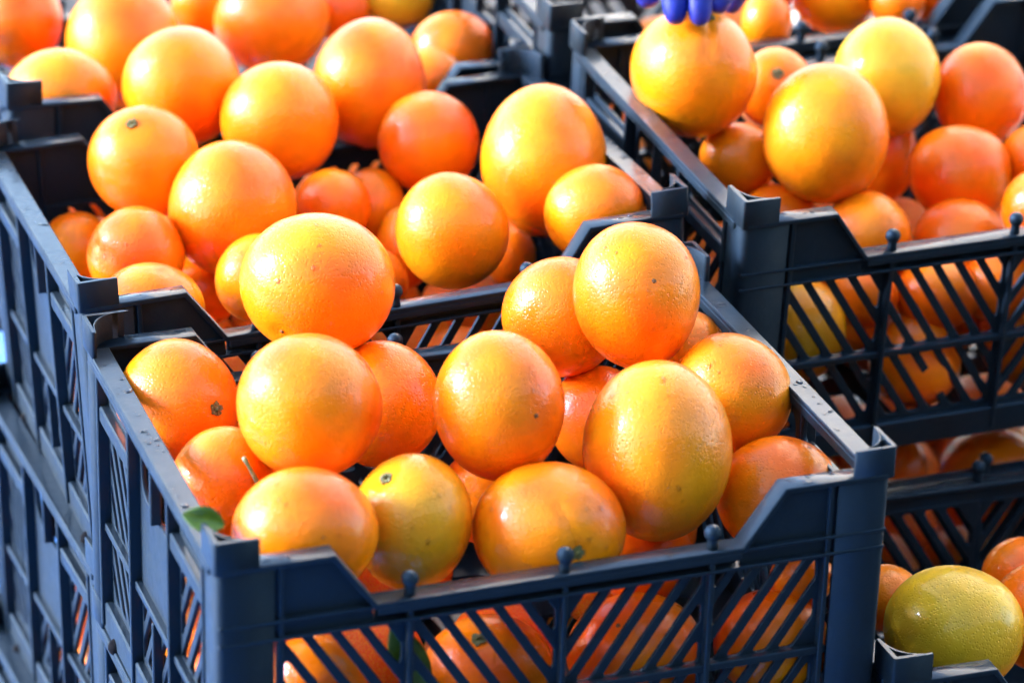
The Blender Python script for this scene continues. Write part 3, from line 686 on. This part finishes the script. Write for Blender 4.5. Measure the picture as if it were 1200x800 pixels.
# ------------------------------------------------------------------ twig, leaves, drops, hand
def tube(name, pts, rads, mat, parent=None, seg=8):
    bm = bmesh.new(); rings = []
    pts = [Vector(p) for p in pts]
    for i, (p, r) in enumerate(zip(pts, rads)):
        d = (pts[min(i + 1, len(pts) - 1)] - pts[max(i - 1, 0)]).normalized(); q = d.to_track_quat('Z', 'Y')
        rings.append([bm.verts.new(p + q @ Vector((r * math.cos(2 * math.pi * k / seg), r * math.sin(2 * math.pi * k / seg), 0))) for k in range(seg)])
    for a, b in zip(rings, rings[1:]):
        for k in range(seg): bm.faces.new((a[k], a[(k + 1) % seg], b[(k + 1) % seg], b[k]))
    bm.faces.new(rings[-1]); bm.faces.new(rings[0][::-1])
    for f in bm.faces: f.smooth = True
    return link(name, from_bm(name, bm), parent, mat)
def at(px, py, ref, toward=0.0):
    """a point beside the fruit REF (world, minus OFF)"""
    P = Vector(PLACED[ref][1]); d0 = (P - (CAM_P - OFF)).length - toward
    v = (CAM_F + CAM_R * ((px - 600) / 4035.8) + CAM_U * ((400 - py) / 4035.8)).normalized()
    return (CAM_P - OFF) + v * d0
c4p = Vector(PLACED['A4'][1])
pts = [at(*q, 'A4', tw) - c4p for q, tw in (((309, 580), .020), ((303, 568), .026), ((297, 556), .030), ((291, 545), .033), ((287, 538), .034), ((285, 535), .034))]
tube('twig', pts, [.0016, .0014, .0012, .0011, .0016, .0012], TWIG, OBJ['A4'])

def leaf(label, p0, p1, normal, width, curl=.12, fold=.25):
    bm = bmesh.new(); p0, p1 = Vector(p0) + OFF, Vector(p1) + OFF
    ax = (p1 - p0); L = ax.length; ax.normalize(); nn = Vector(normal); nn = (nn - ax * nn.dot(ax)).normalized(); sd = ax.cross(nn)
    rows = []
    NU, NV = 14, 6
    for side in (0, 1):
        g_ = []
        for i in range(NU + 1):
            t = i / NU; w = width * (math.sin(math.pi * min(1, t * .97 + .015)) ** .75) * (1 - .25 * t)
            row = []
            for j in range(NV + 1):
                s = (j / NV) * 2 - 1
                h = curl * L * (t * (1 - t) * 4 * .5) - fold * w * (1 - abs(s)) + .02 * width * math.sin(9 * t + 3 * s)
                row.append(bm.verts.new(p0 + ax * (L * t) + sd * (s * w) + nn * (h - side * .0006)))
            g_.append(row)
        rows.append(g_)
    for side, g_ in enumerate(rows):
        for i in range(NU):
            for j in range(NV):
                f = (g_[i][j], g_[i][j + 1], g_[i + 1][j + 1], g_[i + 1][j]); bm.faces.new(f if not side else f[::-1])
    a, b = rows
    for i in range(NU):
        bm.faces.new((a[i][0], a[i + 1][0], b[i + 1][0], b[i][0])); bm.faces.new((a[i + 1][NV], a[i][NV], b[i][NV], b[i + 1][NV]))
    for f in bm.faces: f.smooth = True
    bmesh.ops.translate(bm, vec=-p0, verts=bm.verts)
    o = link('leaf', from_bm('leaf', bm), None, LEAF); o.location = p0
    return tag(o, label, 'leaf')
leaf('green leaf curling over the front left corner of the front crate', (.014, .029, -.005), (-.007, .037, .001), (-.40, -.70, .58), .0082, .32, .70)
leaf('green leaf behind the slots below the first peg of the front crate', (.105, .014, -.075), (.128, .016, -.128), (0, -1, .15), .012, .05, .1)

# water left on the wet rims
bm = bmesh.new(); rw = random.Random(3)
def drop(M, x, y, z, r, e):
    q = bmesh.ops.create_icosphere(bm, subdivisions=2, radius=1.0)
    bmesh.ops.transform(bm, matrix=M @ Matrix.Translation((x, y, z - .0001)) @ Matrix.Rotation(rw.uniform(0, 3), 4, 'Z') @ Matrix.Diagonal((r * e, r, r * .42, 1)), verts=q['verts'])
for k, cnt in (('c1', 70), ('c2', 45), ('c4', 24)):
    M = pose_matrix(k)
    for i in range(cnt):
        r = rw.choice((.0008, .001, .0012, .0016, .0022)); e = rw.uniform(1, 1.7)
        w = rw.random()
        if w < .35: drop(M, rw.uniform(.003, .0105), rw.uniform(.03, .27), ZS, r, e)
        elif w < .7: drop(M, .4 - rw.uniform(.003, .0105), rw.uniform(.03, .27), ZS, r, e)
        elif w < .9: drop(M, rw.uniform(.1, .3), rw.uniform(.003, .011), ZR, r, e)
        else: drop(M, rw.choice((rw.uniform(.028, .064), rw.uniform(.336, .372))), rw.uniform(.003, .011), ZS, r, e)
# and on the fruit nearest the front
for kf, cnt in (('A5', 7), ('A6', 8), ('A7', 9), ('A9', 12), ('A10', 10), ('A11', 7), ('A8', 7), ('A12', 6), ('B5', 8), ('A18', 6)):
    me_ = OBJ[kf].data; vis = [v for v in me_.vertices if v.normal.dot(-CAM_F) > .35 and v.normal.z > .1]
    for v in rw.sample(vis, cnt):
        r = rw.choice((.0006, .0008, .001, .0013)); q = bmesh.ops.create_icosphere(bm, subdivisions=2, radius=1.0)
        M = Matrix.Translation(OBJ[kf].location + v.co) @ v.normal.to_track_quat('Z', 'Y').to_matrix().to_4x4() @ Matrix.Diagonal((r, r * rw.uniform(1, 1.4), r * .5, 1))
        bmesh.ops.transform(bm, matrix=M, verts=q['verts'])
for f in bm.faces: f.smooth = True
wd = link('water_drops', from_bm('water_drops', bm), None, WATER); wd['kind'] = 'stuff'
tag(wd, 'clear water drops on the wet crate rims and the nearest oranges', 'water')

# gloved hand holding the pear-shaped orange from above
def skin(name, chain, edges, rad, mat, parent=None, root=0, sub=2):
    me = bpy.data.meshes.new(name); me.from_pydata([tuple(v) for v in chain], edges, []); me.update()
    o = bpy.data.objects.new(name, me); COL.objects.link(o)
    md = o.modifiers.new('skin', 'SKIN'); md.use_smooth_shade = True
    for i, r in enumerate(rad): me.skin_vertices[0].data[i].radius = (r, r); me.skin_vertices[0].data[i].use_root = (i == root)
    s = o.modifiers.new('sub', 'SUBSURF'); s.levels = sub; s.render_levels = sub
    dg = bpy.context.evaluated_depsgraph_get(); dg.update()
    m2 = bpy.data.meshes.new_from_object(o.evaluated_get(dg)); bpy.data.objects.remove(o); m2.name = name
    m2.polygons.foreach_set('use_smooth', [True] * len(m2.polygons))
    return link(name, m2, parent, mat)
D = Vector(PLACED['D1'][1]) + OFF; Rr = PLACED['D1'][2]; Ru = PLACED['D1'][3]
def H(a, b, t): return D + CAM_R * (a * Rr) + CAM_U * ((b - .20) * Ru) - CAM_F * (t * Rr)    # in fruit radii: right, up, towards the viewer
V_ = [H(.45, 3.6, -1.0), H(.3, 2.55, -.55), H(.05, 1.95, -.1)]; rad = [.030, .027, .026]; ed = [(0, 1), (1, 2)]
for (kx, ky, kt), (mx_, my, mt_), (tx, ty, tt) in (
        ((-.62, 1.70, .22), (-.86, 1.46, .60), (-.70, 1.02, .70)),
        ((-.30, 1.74, .42), (-.36, 1.36, .94), (-.34, .74, .96)),
        ((.02, 1.74, .46), (.04, 1.36, 1.0), (.02, .72, 1.04)),
        ((.34, 1.68, .34), (.42, 1.36, .86), (.26, .92, .96))):
    b0 = len(V_); V_ += [H(kx, ky, kt), H((kx + mx_) / 2, (ky + my) / 2 + .06, (kt + mt_) / 2 + .05), H(mx_, my, mt_), H((mx_ + tx) / 2, (my + ty) / 2 + .02, (mt_ + tt) / 2 + .04), H(tx, ty, tt)]
    rad += [.0125, .0108, .0106, .0098, .0072]; ed += [(2, b0), (b0, b0 + 1), (b0 + 1, b0 + 2), (b0 + 2, b0 + 3), (b0 + 3, b0 + 4)]
b0 = len(V_); V_ += [H(.62, 2.1, -.5), H(.80, 1.55, -.80), H(.55, 1.10, -.90)]; rad += [.013, .0105, .0075]; ed += [(1, b0), (b0, b0 + 1), (b0 + 1, b0 + 2)]
hand = skin('gloved_hand', V_, ed, rad, GLOVE)
tag(hand, 'hand in a blue rubber glove reaching in at the top edge, fingertips on an orange', 'hand')
